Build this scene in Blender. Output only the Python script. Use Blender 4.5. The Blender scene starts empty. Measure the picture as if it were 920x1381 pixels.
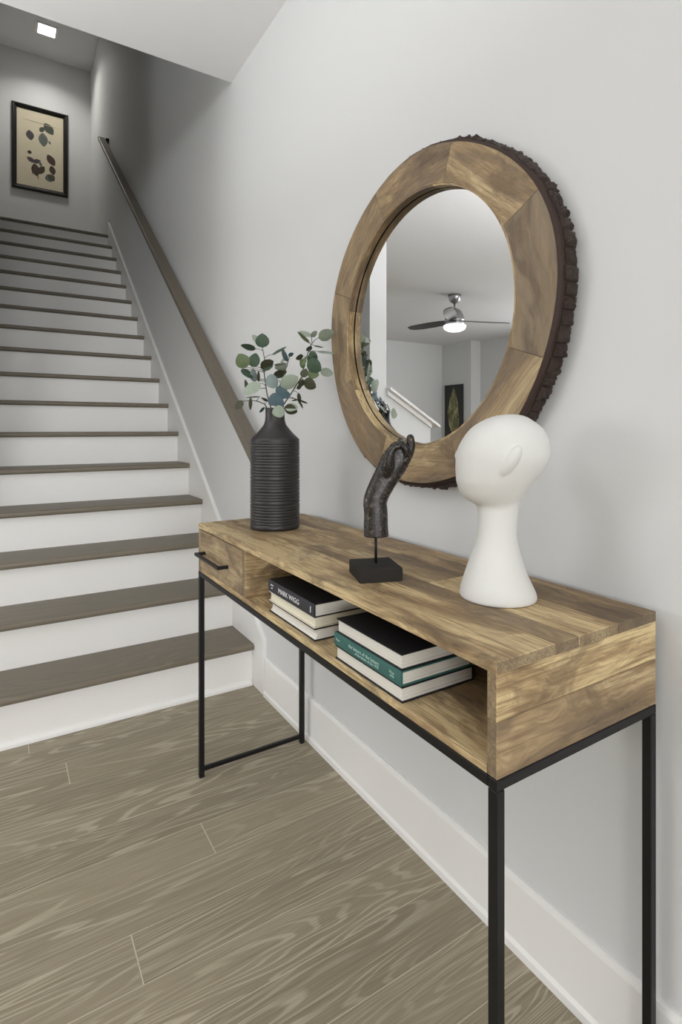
import bpy, bmesh, math, random
from mathutils import Vector, Matrix, noise
random.seed(7)
sc = bpy.context.scene
COL = sc.collection

# ------------------------------------------------------------------ camera
CAM = Vector((-0.9422, 0.0, 1.113))
YAW, FPX, V0 = 0.5532, 741.296, 578.318
S_, C_ = math.sin(YAW), math.cos(YAW)
cd = bpy.data.cameras.new('camera'); cam = bpy.data.objects.new('camera', cd); COL.objects.link(cam)
cam.location = CAM; cam.rotation_euler = (math.pi/2, 0, -YAW)
cd.sensor_fit = 'AUTO'; cd.sensor_width = 36.0; cd.lens = FPX/1381*36.0
cd.shift_y = -(690.5-V0)/1381; cd.clip_start = 0.05
sc.camera = cam

# ------------------------------------------------------------------ world, daylight, exposure
w = bpy.data.worlds.new('world'); sc.world = w; w.use_nodes = True
bg = w.node_tree.nodes['Background']; bg.inputs[0].default_value = (0.80, 0.88, 1.0, 1); bg.inputs[1].default_value = 1.2
def daylight(name, loc, rot, sx, sy, power):
    l = bpy.data.lights.new(name, 'AREA'); l.shape = 'RECTANGLE'; l.size = sx; l.size_y = sy
    l.energy = power; l.color = (0.985, 0.99, 1.0)
    o = bpy.data.objects.new(name, l); COL.objects.link(o); o.location = loc; o.rotation_euler = rot
    return o
REAR_Y, LEFT_X, CEIL = -6.5, -6.88, 2.779
REAR_WIN = [(-1.9, 2.4), (-4.9, 2.4)]                      # centre x, width
LEFT_WIN = [(4.1, 2.6)]                        # centre y, width
WZ0, WZ1 = 0.80, 2.45
for cx, wd in REAR_WIN:
    daylight('window_daylight', (cx, REAR_Y-0.12, (WZ0+WZ1)/2), (math.pi/2, 0, 0), wd, WZ1-WZ0, (74 if cx > -3 else 100)*wd)
for cy, wd in LEFT_WIN:
    daylight('window_daylight', (LEFT_X-0.12, cy, (WZ0+WZ1)/2), (0, -math.pi/2, 0), WZ1-WZ0, wd, 40*wd)
DOWN = [(-2.9, -2.5), (-4.9, -2.5)]   # unseen fill lights added at the ceiling for more light from above
for dx, dy in DOWN:
    l = bpy.data.lights.new('fill_downlight', 'AREA'); l.shape = 'DISK'; l.size = 0.16; l.energy = 3; l.color = (1.0, 0.97, 0.93)
    o = bpy.data.objects.new('fill_downlight', l); COL.objects.link(o); o.location = (dx, dy, CEIL-0.012)
fl = bpy.data.lights.new('bounce_fill', 'AREA'); fl.shape = 'DISK'; fl.size = 0.5; fl.energy = 76; fl.spread = math.radians(140); fl.color = (0.98, 0.99, 1.0)
fo = bpy.data.objects.new('bounce_fill', fl); COL.objects.link(fo); fo.location = (-2.45, 1.15, 1.0); fo.rotation_euler = (math.pi, 0, 0)   # added off-camera fill, bounced off the ceiling for soft light
vs = sc.view_settings
sc.display_settings.display_device = 'sRGB'
vs.view_transform = 'Standard'; vs.look = 'None'; vs.gamma = 1.0; vs.use_curve_mapping = False
vs.exposure = -0.13
try:
    sc.cycles.max_bounces = 12; sc.cycles.diffuse_bounces = 8; sc.cycles.glossy_bounces = 4
    sc.cycles.use_denoising = True; sc.cycles.sample_clamp_indirect = 6.0
    sc.cycles.caustics_reflective = False; sc.cycles.caustics_refractive = False
except Exception: pass

# ------------------------------------------------------------------ helpers
def new_obj(name, me, parent=None, loc=(0,0,0), rot=(0,0,0)):
    o = bpy.data.objects.new(name, me); COL.objects.link(o)
    o.location = loc; o.rotation_euler = rot
    if parent: o.parent = parent
    return o
def tag(o, label=None, cat=None, group=None, kind=None):
    for k, v in (('label', label), ('category', cat), ('group', group), ('kind', kind)):
        if v: o[k] = v
    return o
def thing(name, label, cat, loc=(0,0,0), rz=0, group=None):
    return tag(new_obj(name, None, None, loc, (0,0,rz)), label, cat, group)
def mesh(name, verts, faces, mats, smooth=False, fm=None):
    me = bpy.data.meshes.new(name); me.from_pydata([tuple(v) for v in verts], [], faces)
    for m in (mats if isinstance(mats, (list, tuple)) else [mats]): me.materials.append(m)
    if fm: me.polygons.foreach_set('material_index', fm)
    if smooth: me.polygons.foreach_set('use_smooth', [True]*len(me.polygons))
    me.update(); return me
def bm_mesh(name, bm, mats, smooth=False):
    bmesh.ops.recalc_face_normals(bm, faces=bm.faces)
    me = bpy.data.meshes.new(name); bm.to_mesh(me); bm.free()
    for m in (mats if isinstance(mats, (list, tuple)) else [mats]): me.materials.append(m)
    if smooth: me.polygons.foreach_set('use_smooth', [True]*len(me.polygons))
    return me
def add_box(bm, lo, hi, bev=0.0, seg=1):
    r = bmesh.ops.create_cube(bm, size=1.0)
    for v in r['verts']:
        v.co = Vector([(lo[i]+hi[i])/2 + v.co[i]*(hi[i]-lo[i]) for i in range(3)])
    if bev > 0:
        es = list({e for v in r['verts'] for e in v.link_edges})
        bmesh.ops.bevel(bm, geom=es, offset=bev, segments=seg, affect='EDGES', profile=0.5)
def box(name, lo, hi, mat, parent=None, bev=0.0, seg=1):
    """a box whose origin sits at its centre, so object-space grain starts there"""
    c = [(lo[i]+hi[i])/2 for i in range(3)]
    bm = bmesh.new(); add_box(bm, [lo[i]-c[i] for i in range(3)], [hi[i]-c[i] for i in range(3)], bev, seg)
    return new_obj(name, bm_mesh(name, bm, mat), parent, c)
def boxes(name, lst, mat, parent=None, bev=0.0):
    bm = bmesh.new()
    for lo, hi in lst: add_box(bm, lo, hi, bev)
    return new_obj(name, bm_mesh(name, bm, mat), parent)
def lathe(name, prof, mat, n=64, parent=None, loc=(0,0,0), smooth=True, cap=True):
    vs_, fs = [], []
    for r, z in prof:
        for k in range(n):
            a = 2*math.pi*k/n; vs_.append((r*math.cos(a), r*math.sin(a), z))
    for i in range(len(prof)-1):
        for k in range(n):
            k2 = (k+1) % n
            fs.append((i*n+k, i*n+k2, (i+1)*n+k2, (i+1)*n+k))
    if cap:
        fs.append(tuple(range(n-1, -1, -1))); fs.append(tuple((len(prof)-1)*n+k for k in range(n)))
    return new_obj(name, mesh(name, vs_, fs, mat, smooth), parent, loc)
def tube_into(vs_, fs, pts, rads, n=8, cap=True, flat=None):
    pts = [Vector(p) for p in pts]; base = len(vs_)
    up0 = None
    for i, p in enumerate(pts):
        d = (pts[min(i+1, len(pts)-1)] - pts[max(i-1, 0)]).normalized()
        if up0 is None: up0 = d.orthogonal().normalized() if flat is None else Vector(flat)
        u = (up0 - d*up0.dot(d)).normalized(); up0 = u; q = d.cross(u)
        r = rads[i] if hasattr(rads, '__len__') else rads
        ru, rq = r if isinstance(r, tuple) else (r, r)
        for k in range(n):
            a = 2*math.pi*k/n; vs_.append(p + u*(math.cos(a)*ru) + q*(math.sin(a)*rq))
    for i in range(len(pts)-1):
        for k in range(n):
            k2 = (k+1) % n
            fs.append((base+i*n+k, base+i*n+k2, base+(i+1)*n+k2, base+(i+1)*n+k))
    if cap:
        fs.append(tuple(base+k for k in range(n-1, -1, -1)))
        fs.append(tuple(base+(len(pts)-1)*n+k for k in range(n)))
def prism(name, poly, axis, a0, a1, mat, parent=None):
    """extrude a 2-D polygon (the two other axes in order) along an axis"""
    n = len(poly); vs_ = []
    for a in (a0, a1):
        for p in poly:
            q = list(p); q.insert(axis, a); vs_.append(q)
    fs = [tuple(range(n)), tuple(range(2*n-1, n-1, -1))] + [(k, k+n, (k+1) % n+n, (k+1) % n) for k in range(n)]
    bm = bmesh.new(); b = [bm.verts.new(v) for v in vs_]
    for f in fs: bm.faces.new([b[i] for i in f])
    return new_obj(name, bm_mesh(name, bm, mat), parent)

# ------------------------------------------------------------------ materials
class G:
    def __init__(s, name):
        s.m = bpy.data.materials.new(name); s.m.use_nodes = True; s.t = s.m.node_tree
        s.b = s.t.nodes['Principled BSDF']
    def n(s, typ, ins=None, **kw):
        nd = s.t.nodes.new(typ)
        for k, v in kw.items(): setattr(nd, k, v)
        for k, v in (ins or {}).items(): s.set(nd.inputs[k], v)
        return nd
    def set(s, sock, v):
        if isinstance(v, bpy.types.NodeSocket): s.t.links.new(v, sock)
        else: sock.default_value = v
    def ramp(s, fac, stops, interp='LINEAR'):
        nd = s.t.nodes.new('ShaderNodeValToRGB'); nd.color_ramp.interpolation = interp
        el = nd.color_ramp.elements
        while len(el) < len(stops): el.new(0.5)
        for e, (p, c) in zip(el, stops):
            e.position = p; e.color = (c if len(c) == 4 else (*c, 1)) if hasattr(c, '__len__') else (c, c, c, 1)
        s.set(nd.inputs[0], fac); return nd.outputs[0]
    def mix(s, f, a, b, mode='MIX'):
        nd = s.t.nodes.new('ShaderNodeMix'); nd.data_type = 'RGBA'; nd.blend_type = mode
        s.set(nd.inputs[0], f)
        for k, v in ((6, a), (7, b)):
            if not isinstance(v, bpy.types.NodeSocket) and len(v) == 3: v = (*v, 1)
            s.set(nd.inputs[k], v)
        return nd.outputs[2]
    def math(s, op, a, b=0.0):
        nd = s.t.nodes.new('ShaderNodeMath'); nd.operation = op; s.set(nd.inputs[0], a); s.set(nd.inputs[1], b); return nd.outputs[0]
    def coords(s, scale, jitter=True):
        tc = s.n('ShaderNodeTexCoord'); v = tc.outputs['Object']
        if jitter:
            oi = s.n('ShaderNodeObjectInfo')
            j = s.n('ShaderNodeVectorMath', {0: (37.0, 19.0, 53.0), 'Scale': oi.outputs['Random']}, operation='SCALE')
            v = s.n('ShaderNodeVectorMath', {0: v, 1: j.outputs[0]}, operation='ADD').outputs[0]
        return s.n('ShaderNodeMapping', {'Vector': v, 'Scale': scale}).outputs[0]
    def noise(s, vec, scale, detail=4, rough=0.55, dist=0.0):
        return s.n('ShaderNodeTexNoise', {'Vector': vec, 'Scale': scale, 'Detail': detail, 'Roughness': rough, 'Distortion': dist}).outputs[0]
    def out(s, col, rough=0.5, metal=0.0, spec=0.5, bump=None, bstr=0.3, bdist=0.002):
        s.set(s.b.inputs['Base Color'], col if isinstance(col, bpy.types.NodeSocket) else (*col, 1))
        s.set(s.b.inputs['Roughness'], rough); s.b.inputs['Metallic'].default_value = metal
        s.b.inputs['Specular IOR Level'].default_value = spec
        if bump is not None:
            bn = s.n('ShaderNodeBump', {'Height': bump, 'Strength': bstr, 'Distance': bdist})
            s.t.links.new(bn.outputs[0], s.b.inputs['Normal'])
        return s.m
def srgb(r, g, b):
    f = lambda c: (c/255/12.92) if c/255 <= 0.04045 else ((c/255+0.055)/1.055)**2.4
    return (f(r), f(g), f(b))
def plain(name, col, rough=0.5, metal=0.0, spec=0.5, bscale=0, bstr=0.1, var=0.04):
    g = G(name); v = g.coords((1,1,1), False)
    nz = g.noise(v, bscale or 30, 3)
    c = g.mix(nz, tuple(x*(1-var) for x in col), tuple(min(1, x*(1+var)) for x in col))
    return g.out(c, rough, metal, spec, nz if bscale else None, bstr, 0.001)
def emit(name, col, strength):
    g = G(name); g.b.inputs['Base Color'].default_value = (*col, 1)
    g.b.inputs['Emission Color'].default_value = (*col, 1); g.b.inputs['Emission Strength'].default_value = strength
    return g.m

def mango(name, axis, light=srgb(212,189,144), mid=srgb(166,140,103), dark=srgb(84,68,54), grey=srgb(128,115,98), bands=1.0):
    """streaky spalted mango wood, grain along the given local axis; obj.color r = darkness, g = greyness"""
    g = G(name); sc3 = [1.0, 1.0, 1.0]; st = [13.0]*3; st[axis] = 1.9; ft = [260.0]*3; ft[axis] = 9.0
    oi = g.n('ShaderNodeObjectInfo'); sep = g.n('ShaderNodeSeparateColor', {0: oi.outputs['Color']})
    v0 = g.coords((1,1,1))
    warp = g.noise(v0, 4.0, 3)
    wv = g.n('ShaderNodeVectorMath', {0: (0.10, 0.10, 0.10), 'Scale': warp}, operation='SCALE').outputs[0]
    v1 = g.n('ShaderNodeVectorMath', {0: v0, 1: wv}, operation='ADD').outputs[0]
    vs1 = g.n('ShaderNodeMapping', {'Vector': v1, 'Scale': st}).outputs[0]
    n1 = g.noise(vs1, 1.0, 6, 0.55, 0.5)
    vs2 = g.n('ShaderNodeMapping', {'Vector': v0, 'Scale': ft}).outputs[0]
    fine = g.noise(vs2, 1.0, 3, 0.6)
    blot = g.noise(g.n('ShaderNodeMapping', {'Vector': v1, 'Scale': [9.0 if i != axis else 4.0 for i in range(3)]}).outputs[0], 1.0, 6, 0.62, 0.9)
    rg = g.n('ShaderNodeMapping', {'Vector': v1, 'Scale': [26.0 if i != axis else 4.0 for i in range(3)]}).outputs[0]
    ring = g.noise(rg, 1.0, 2, 0.4, 1.0)
    rs = g.math('SINE', g.math('MULTIPLY', ring, 46.0*bands))
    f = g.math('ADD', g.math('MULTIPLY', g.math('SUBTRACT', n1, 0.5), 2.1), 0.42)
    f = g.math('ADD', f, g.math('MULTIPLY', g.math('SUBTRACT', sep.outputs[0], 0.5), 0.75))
    m3 = [70.0]*3; m3[axis] = 6.0
    n3 = g.noise(g.n('ShaderNodeMapping', {'Vector': v1, 'Scale': m3}).outputs[0], 1.0, 4, 0.6, 0.3)
    f = g.math('ADD', f, g.math('MULTIPLY', g.math('SUBTRACT', n3, 0.5), 0.95))
    f = g.math('ADD', f, g.math('MULTIPLY', rs, 0.05))
    c = g.ramp(f, [(0.10, light), (0.42, mid), (0.62, tuple((a+b)/2 for a, b in zip(mid, dark))), (0.9, dark)])
    gm = g.math('MULTIPLY', sep.outputs[1], g.ramp(blot, [(0.3, 0.45), (0.62, 1.0)]))
    c = g.mix(gm, c, grey)
    sp = g.ramp(blot, [(0.55, 0.0), (0.63, 0.55)])
    c = g.mix(sp, c, dark)
    c = g.mix(g.ramp(fine, [(0.36, 0.75), (0.52, 0.0)]), c, tuple(x*0.55 for x in mid))
    # end grain drinks the finish and is darker
    tn = g.n('ShaderNodeTexCoord'); sx = g.n('ShaderNodeSeparateXYZ', {0: tn.outputs['Normal']})
    eg = g.ramp(g.math('ABSOLUTE', sx.outputs[axis]), [(0.75, 0.0), (0.95, 0.62)])
    c = g.mix(eg, c, g.mix(fine, tuple(x*0.8 for x in dark), grey))
    return g.out(c, g.ramp(n1, [(0, 0.5), (1, 0.62)]), spec=0.35, bump=fine, bstr=0.25, bdist=0.0015)
M_MX, M_MY, M_MZ = (mango('mango_wood_%s' % a, i) for i, a in enumerate('xyz'))

def oak(name, axis, base, lightg, darkg, grain=1.0):
    """limed grey-brown oak: cathedral rings filled pale, fine pores; obj.color r = tone"""
    g = G(name)
    oi = g.n('ShaderNodeObjectInfo'); sep = g.n('ShaderNodeSeparateColor', {0: oi.outputs['Color']})
    v0 = g.coords((1,1,1))
    m1 = [5.2]*3; m1[axis] = 0.55
    n1 = g.noise(g.n('ShaderNodeMapping', {'Vector': v0, 'Scale': m1}).outputs[0], 1.0, 3, 0.45, 0.5)
    rings = g.math('SINE', g.math('MULTIPLY', n1, 250.0))
    m2 = [330.0]*3; m2[axis] = 7.0
    fine = g.noise(g.n('ShaderNodeMapping', {'Vector': v0, 'Scale': m2}).outputs[0], 1.0, 3, 0.6)
    m3 = [7.0]*3; m3[axis] = 1.2
    big = g.noise(g.n('ShaderNodeMapping', {'Vector': v0, 'Scale': m3}).outputs[0], 1.0, 3)
    msk = g.ramp(big, [(0.40, 0.08), (0.58, 1.0)])
    rm = g.ramp(g.math('ADD', g.math('MULTIPLY', rings, 0.5), 0.5), [(0.66, 0.0), (0.93, 1.0)])
    rm = g.math('MULTIPLY', g.math('MULTIPLY', rm, msk), g.ramp(fine, [(0.30, 0.45), (0.5, 1.0)]))
    c = g.mix(sep.outputs[0], tuple(x*0.80 for x in base), tuple(min(1, x*1.16) for x in base))
    c = g.mix(g.math('MULTIPLY', big, 0.35), c, darkg)
    c = g.mix(g.math('MULTIPLY', g.ramp(fine, [(0.5, 0.0), (0.72, 1.0)]), 0.30*grain), c, lightg)
    c = g.mix(g.math('MULTIPLY', rm, 0.55*grain), c, lightg)
    c = g.mix(g.ramp(fine, [(0.28, 0.5), (0.45, 0.0)]), c, darkg)
    return g.out(c, 0.48, spec=0.4, bump=fine, bstr=0.15, bdist=0.0008)
M_FLOOR = oak('limed_oak_floor', 0, srgb(150,140,119), srgb(200,190,168), srgb(106,97,82))
M_TREAD = oak('stained_oak_tread', 0, srgb(120,112,98), srgb(140,131,115), srgb(84,77,66), 0.6)
M_RAIL = oak('stained_oak_rail', 1, srgb(112,104,92), srgb(132,124,108), srgb(78,71,62), 0.5)
M_WALL = plain('wall_paint', srgb(211,212,212), 0.75, spec=0.25, bscale=260, bstr=0.03, var=0.01)
M_CEIL = plain('ceiling_paint', srgb(226,226,227), 0.85, spec=0.2, var=0.01)
M_TRIM = plain('trim_paint', srgb(233,232,230), 0.4, spec=0.4, var=0.01)
M_BLACK = plain('black_metal', srgb(20,19,19), 0.42, spec=0.3, bscale=300, bstr=0.05)
M_BLOCK = plain('blackened_wood', srgb(36,33,31), 0.75, spec=0.3, bscale=160, bstr=0.2)
M_FRAME = plain('black_frame_lacquer', srgb(27,24,22), 0.3, spec=0.5)
M_WHITE = plain('matte_white_ceramic', srgb(212,212,209), 0.6, spec=0.3, var=0.01)
M_PLASTER = plain('rim_plastic', srgb(235,235,235), 0.5)
M_STEEL = plain('brushed_nickel', srgb(170,170,172), 0.32, metal=1.0)
M_GROUT = plain('pale_subfloor', srgb(205,198,178), 0.8)
M_BACKING = plain('dark_backing', srgb(40,32,26), 0.8)  # dark brown of the board behind the mirror glass
def vase_mat():
    g = G('black_stoneware'); v = g.coords((1,1,1), False); nz = g.noise(v, 60, 4)
    c = g.mix(nz, srgb(38,36,36), srgb(50,48,48))
    return g.out(c, g.ramp(nz, [(0.2, 0.34), (0.8, 0.46)]), spec=0.45, bump=g.noise(v, 220, 2), bstr=0.06)
M_VASE = vase_mat()
def bronze_mat():
    g = G('aged_bronze'); v = g.coords((1,1,1), False)
    n = g.noise(v, 95, 7, 0.75, 0.8); n2 = g.noise(v, 190, 4, 0.7)
    c = g.mix(n2, srgb(15,13,12), srgb(42,34,28))
    c = g.mix(g.ramp(n, [(0.575, 0.0), (0.635, 0.85)]), c, srgb(128,114,96))
    return g.out(c, g.ramp(n2, [(0.3, 0.18), (0.7, 0.40)]), spec=0.5, bump=g.math('ADD', n, g.math('MULTIPLY', n2, 0.4)), bstr=0.4, bdist=0.002)
M_BRONZE = bronze_mat()
def bark_mat():
    g = G('tree_bark'); v = g.coords((1,1,1)); n = g.noise(v, 110, 6, 0.7, 0.6); n2 = g.noise(v, 330, 4, 0.7)
    oi = g.n('ShaderNodeObjectInfo'); c = g.mix(n2, srgb(48,38,34), srgb(106,90,80)); c = g.mix(g.math('MULTIPLY', oi.outputs['Random'], 0.6), c, srgb(62,44,38))
    c = g.mix(g.ramp(n, [(0.64, 0.0), (0.74, 0.8)]), c, srgb(132,108,84))
    return g.out(c, 0.5, spec=0.45, bump=g.math('ADD', n, g.math('MULTIPLY', n2, 0.6)), bstr=0.9, bdist=0.004)
M_BARK = bark_mat()
M_INBARK = plain('inner_bark', srgb(56,43,38), 0.7, spec=0.3, bscale=140, bstr=0.4, var=0.2)
def mirror_mat():
    g = G('mirror_silver'); return g.out((0.90, 0.905, 0.91), 0.0, 1.0)
M_MIRROR = mirror_mat()
def page_mat(name, a, b):
    g = G(name); v = g.coords((1, 1, 900), False)
    n = g.noise(v, 1.0, 2, 0.5)
    return g.out(g.mix(g.ramp(n, [(0.35, 0.0), (0.65, 1.0)]), a, b), 0.8, spec=0.2, bump=n, bstr=0.15)
M_PAGE = page_mat('page_edges', srgb(196,192,182), srgb(232,229,220))
M_PAGEC = page_mat('cream_page_edges', srgb(205,199,178), srgb(236,231,212))
M_BKBLACK = plain('black_book_cloth', srgb(26,25,28), 0.6, spec=0.4, bscale=900, bstr=0.15)
M_BKNAVY = plain('charcoal_book_jacket', srgb(42,42,50), 0.45, spec=0.4)
M_BKCREAM = plain('cream_book_cloth', srgb(214,208,190), 0.7, bscale=900, bstr=0.15)
M_BKGREEN = plain('green_book_cloth', srgb(52,98,92), 0.6, bscale=900, bstr=0.15)
M_INKW = plain('white_ink', srgb(232,232,232), 0.6, var=0.0)
M_INKG = plain('pale_green_ink', srgb(170,200,192), 0.6, var=0.0)
M_STEM = plain('eucalyptus_stem', srgb(66,68,50), 0.7)
def leaf_mat(name, top, under):
    g = G(name); v = g.coords((1,1,1)); n = g.noise(v, 45, 4)
    c = g.mix(n, tuple(x*0.82 for x in top), tuple(min(1, x*1.15) for x in top))
    geo = g.n('ShaderNodeNewGeometry')
    c = g.mix(geo.outputs['Backfacing'], c, under)
    g.b.inputs['Subsurface Weight'].default_value = 0.0
    return g.out(c, 0.55, spec=0.35, bump=n, bstr=0.1)
LEAF = [leaf_mat('leaf_olive', srgb(92,106,72), srgb(128,140,112)), leaf_mat('leaf_deep_green', srgb(58,78,60), srgb(92,108,88)),
        leaf_mat('leaf_pale_green', srgb(146,157,142), srgb(166,172,154)), leaf_mat('leaf_blue_green', srgb(122,137,134), srgb(150,160,150)),
        leaf_mat('leaf_dusk', srgb(66,86,92), srgb(90,104,104)), leaf_mat('leaf_dark_olive', srgb(62,64,46), srgb(92,92,70))]
M_PAPER = plain('aged_print_paper', srgb(206,197,172), 0.8, var=0.06)
M_INK = [plain('ink_leaf_green', srgb(68,74,62), 0.8, var=0.4), plain('ink_leaf_brown', srgb(66,52,38), 0.8, var=0.4),
         plain('ink_leaf_plum', srgb(72,64,70), 0.8, var=0.4), plain('ink_leaf_slate', srgb(92,98,92), 0.8, var=0.4), plain('ink_caption', srgb(160,150,128), 0.8)]
M_CANVAS = plain('charcoal_canvas', srgb(52,52,52), 0.8, var=0.15)
def gold_leaf():
    g = G('painted_gold_leaf'); n = g.noise(g.coords((9,9,4), False), 1.0, 6, 0.7, 0.6)
    return g.out(g.ramp(n, [(0.35, srgb(58,58,42)), (0.5, srgb(120,116,80)), (0.65, srgb(190,186,140))]), 0.7)
M_GOLD = gold_leaf()

# ------------------------------------------------------------------ the room
STX, WT, EY = -1.10, 0.13, 2.86                     # stair wall: right face, thickness, near end
Y1, RISE, RUN, NST = 2.2163, 0.18249, 0.23909, 17   # first nosing, riser, run, count
SOF, UPC, ENDY = 2.5277, 5.552, 7.454               # edge of the ceiling over the stairs, upper ceiling, end wall
FARY, FARX, JOGY = 8.30, -6.63, 7.51
def struct(o): return tag(o, kind='structure')
struct(box('wall_right', (0, REAR_Y-0.1, -0.02), (0.12, ENDY+0.12, UPC+0.1), M_WALL))
struct(box('floor', (LEFT_X-0.1, REAR_Y-0.1, -0.06), (0, FARY+0.1, -0.0011), M_GROUT))
bm = bmesh.new()
add_box(bm, (LEFT_X-0.1, REAR_Y-0.1, CEIL), (0, SOF, CEIL+0.32))
add_box(bm, (LEFT_X-0.1, SOF, CEIL), (STX-WT, FARY+0.1, CEIL+0.32))
ceil = struct(new_obj('ceiling', bm_mesh('ceiling', bm, M_CEIL)))
bm = bmesh.new(); add_box(bm, (STX-WT, SOF-0.1, UPC), (0.12, ENDY+0.12, UPC+0.1))
struct(new_obj('ceiling_upper', bm_mesh('ceiling_upper', bm, M_CEIL)))
struct(box('wall_upper_front', (STX-WT, SOF-0.1, CEIL+0.32), (0, SOF, UPC), M_WALL))
struct(box('wall_stair_left', (STX-WT, EY, -0.02), (STX, ENDY, UPC), M_WALL))
struct(box('wall_stair_upper_left', (STX-WT, SOF, CEIL+0.32), (STX, EY, UPC), M_WALL))
struct(box('wall_landing', (STX-WT, ENDY, -0.02), (0, ENDY+0.12, UPC), M_WALL))
struct(box('wall_far', (FARX, FARY, -0.02), (STX-WT, FARY+0.12, CEIL), M_WALL))
struct(box('wall_far_left', (LEFT_X-0.1, JOGY, -0.02), (FARX, FARY+0.12, CEIL), M_WALL))
def pierced(name, along, a0, a1, wins, fixed0, fixed1):
    """a wall with window openings, along axis 0 (x) or 1 (y)"""
    bm = bmesh.new(); cuts = sorted((c-wd/2, c+wd/2) for c, wd in wins); p = a0
    def seg(b0, b1, z0, z1):
        lo, hi = [fixed0]*3, [fixed1]*3; lo[along], hi[along] = b0, b1; lo[2], hi[2] = z0, z1
        add_box(bm, lo, hi)
    for b0, b1 in cuts:
        seg(p, b0, -0.02, CEIL); seg(b0, b1, -0.02, WZ0); seg(b0, b1, WZ1, CEIL); p = b1
    seg(p, a1, -0.02, CEIL)
    return struct(new_obj(name, bm_mesh(name, bm, M_WALL)))
pierced('wall_rear', 0, LEFT_X, 0.0, REAR_WIN, REAR_Y-0.1, REAR_Y)
pierced('wall_left', 1, REAR_Y-0.1, JOGY, LEFT_WIN, LEFT_X-0.1, LEFT_X)
k = 0
for wins, al in ((REAR_WIN, 0), (LEFT_WIN, 1)):
    for c, wd in wins:
        k += 1; L = []
        def bar(b0, b1, z0, z1, t=0.05):
            f = REAR_Y-0.05 if al == 0 else LEFT_X-0.05
            lo, hi = [f-t/2]*3, [f+t/2]*3; lo[al], hi[al] = b0, b1; lo[2], hi[2] = z0, z1; L.append((lo, hi))
        a0, a1 = c-wd/2, c+wd/2
        bar(a0, a0+0.05, WZ0, WZ1); bar(a1-0.05, a1, WZ0, WZ1); bar(a0+0.05, a1-0.05, WZ0, WZ0+0.05); bar(a0+0.05, a1-0.05, WZ1-0.05, WZ1)
        bar(c-0.02, c+0.02, WZ0+0.05, WZ1-0.05, 0.04); bar(a0+0.05, c-0.02, 1.43, 1.47, 0.04); bar(c+0.02, a1-0.05, 1.43, 1.47, 0.04)
        struct(boxes('window_%d' % k, L, M_TRIM))

# floor planks (separate boards where the picture shows them, plain joined boards elsewhere)
floor = bpy.data.objects['floor']
def plank_mesh(L, W):
    bm = bmesh.new(); add_box(bm, (-L/2, -W/2, -0.0010), (L/2, W/2, 0.0), 0.0003)
    return bm_mesh('plank', bm, M_FLOOR)
PW, ANCH = 0.128, 1.400
joint_rows = {6: -0.862, 4: -0.760, 0: -0.464, -2: -0.700}
rest = bmesh.new()
yb = Y1+0.04
def rest_plank(x0, x1, y0, y1):
    add_box(rest, (x0, y0, -0.0010), (x1, y1, 0.0))
for r in range(-62, 54):
    y0 = ANCH + r*PW; y1 = y0+PW
    if y0 > FARY: break
    xr = -0.002 if y0 < yb else (STX-0.012 if y1 < EY+0.05 else STX-WT-0.002)
    y1c = min(y1, FARY)
    if -10 <= r <= 6:
        rnd = random.Random(r*13+5)
        j = joint_rows.get(r, None)
        first = j if j is not None else (-2.05 - rnd.random()*0.35 if r % 2 else -1.55 - rnd.random()*0.3)
        xs = [xr, first]
        while xs[-1] > -2.6: xs.append(xs[-1]-(1.1+0.6*rnd.random()))
        for a, b in zip(xs[:-1], xs[1:]):
            L_ = a-b
            o = new_obj('plank', plank_mesh(L_-0.0026, y1c-y0-0.0030), floor, ((a+b)/2, (y0+y1c)/2, -rnd.random()*0.0001))
            o.location -= floor.location
            o.color = (0.05+0.85*rnd.random(), 0, 0, 1)
        rest_plank(LEFT_X, xs[-1]-0.002, y0+0.001, y1c-0.001)
    else:
        rest_plank(LEFT_X, xr, y0+0.001, y1c-0.001)
ro = new_obj('planks', bm_mesh('planks', rest, M_FLOOR), floor); ro.location = -floor.location
ro['kind'] = 'stuff'; ro.color = (0.5, 0, 0, 1)

# baseboards with shoe moulding
BBH = 0.157
def base_profile(sign=-1, x=0.0):
    return [(x, 0.0), (x-0.017, 0.0), (x-0.0165, 0.016), (x-0.012, 0.022), (x-0.011, 0.024), (x-0.011, BBH-0.012), (x-0.008, BBH-0.003), (x-0.004, BBH), (x, BBH)]
prof = base_profile()
SKE = 2.115
struct(prism('baseboard_right', [(x, z) for x, z in prof], 1, REAR_Y, SKE, M_TRIM))
struct(box('baseboard_landing', (STX, ENDY-0.012, NST*RISE), (0, ENDY, NST*RISE+BBH), M_TRIM))
struct(box('baseboard_far', (FARX, FARY-0.012, 0), (STX-WT, FARY, BBH), M_TRIM))
struct(box('baseboard_rear', (LEFT_X, REAR_Y, 0), (-0.02, REAR_Y+0.012, BBH), M_TRIM))
struct(box('baseboard_left', (LEFT_X, REAR_Y+0.012, 0), (LEFT_X+0.012, JOGY, BBH), M_TRIM))

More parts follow.
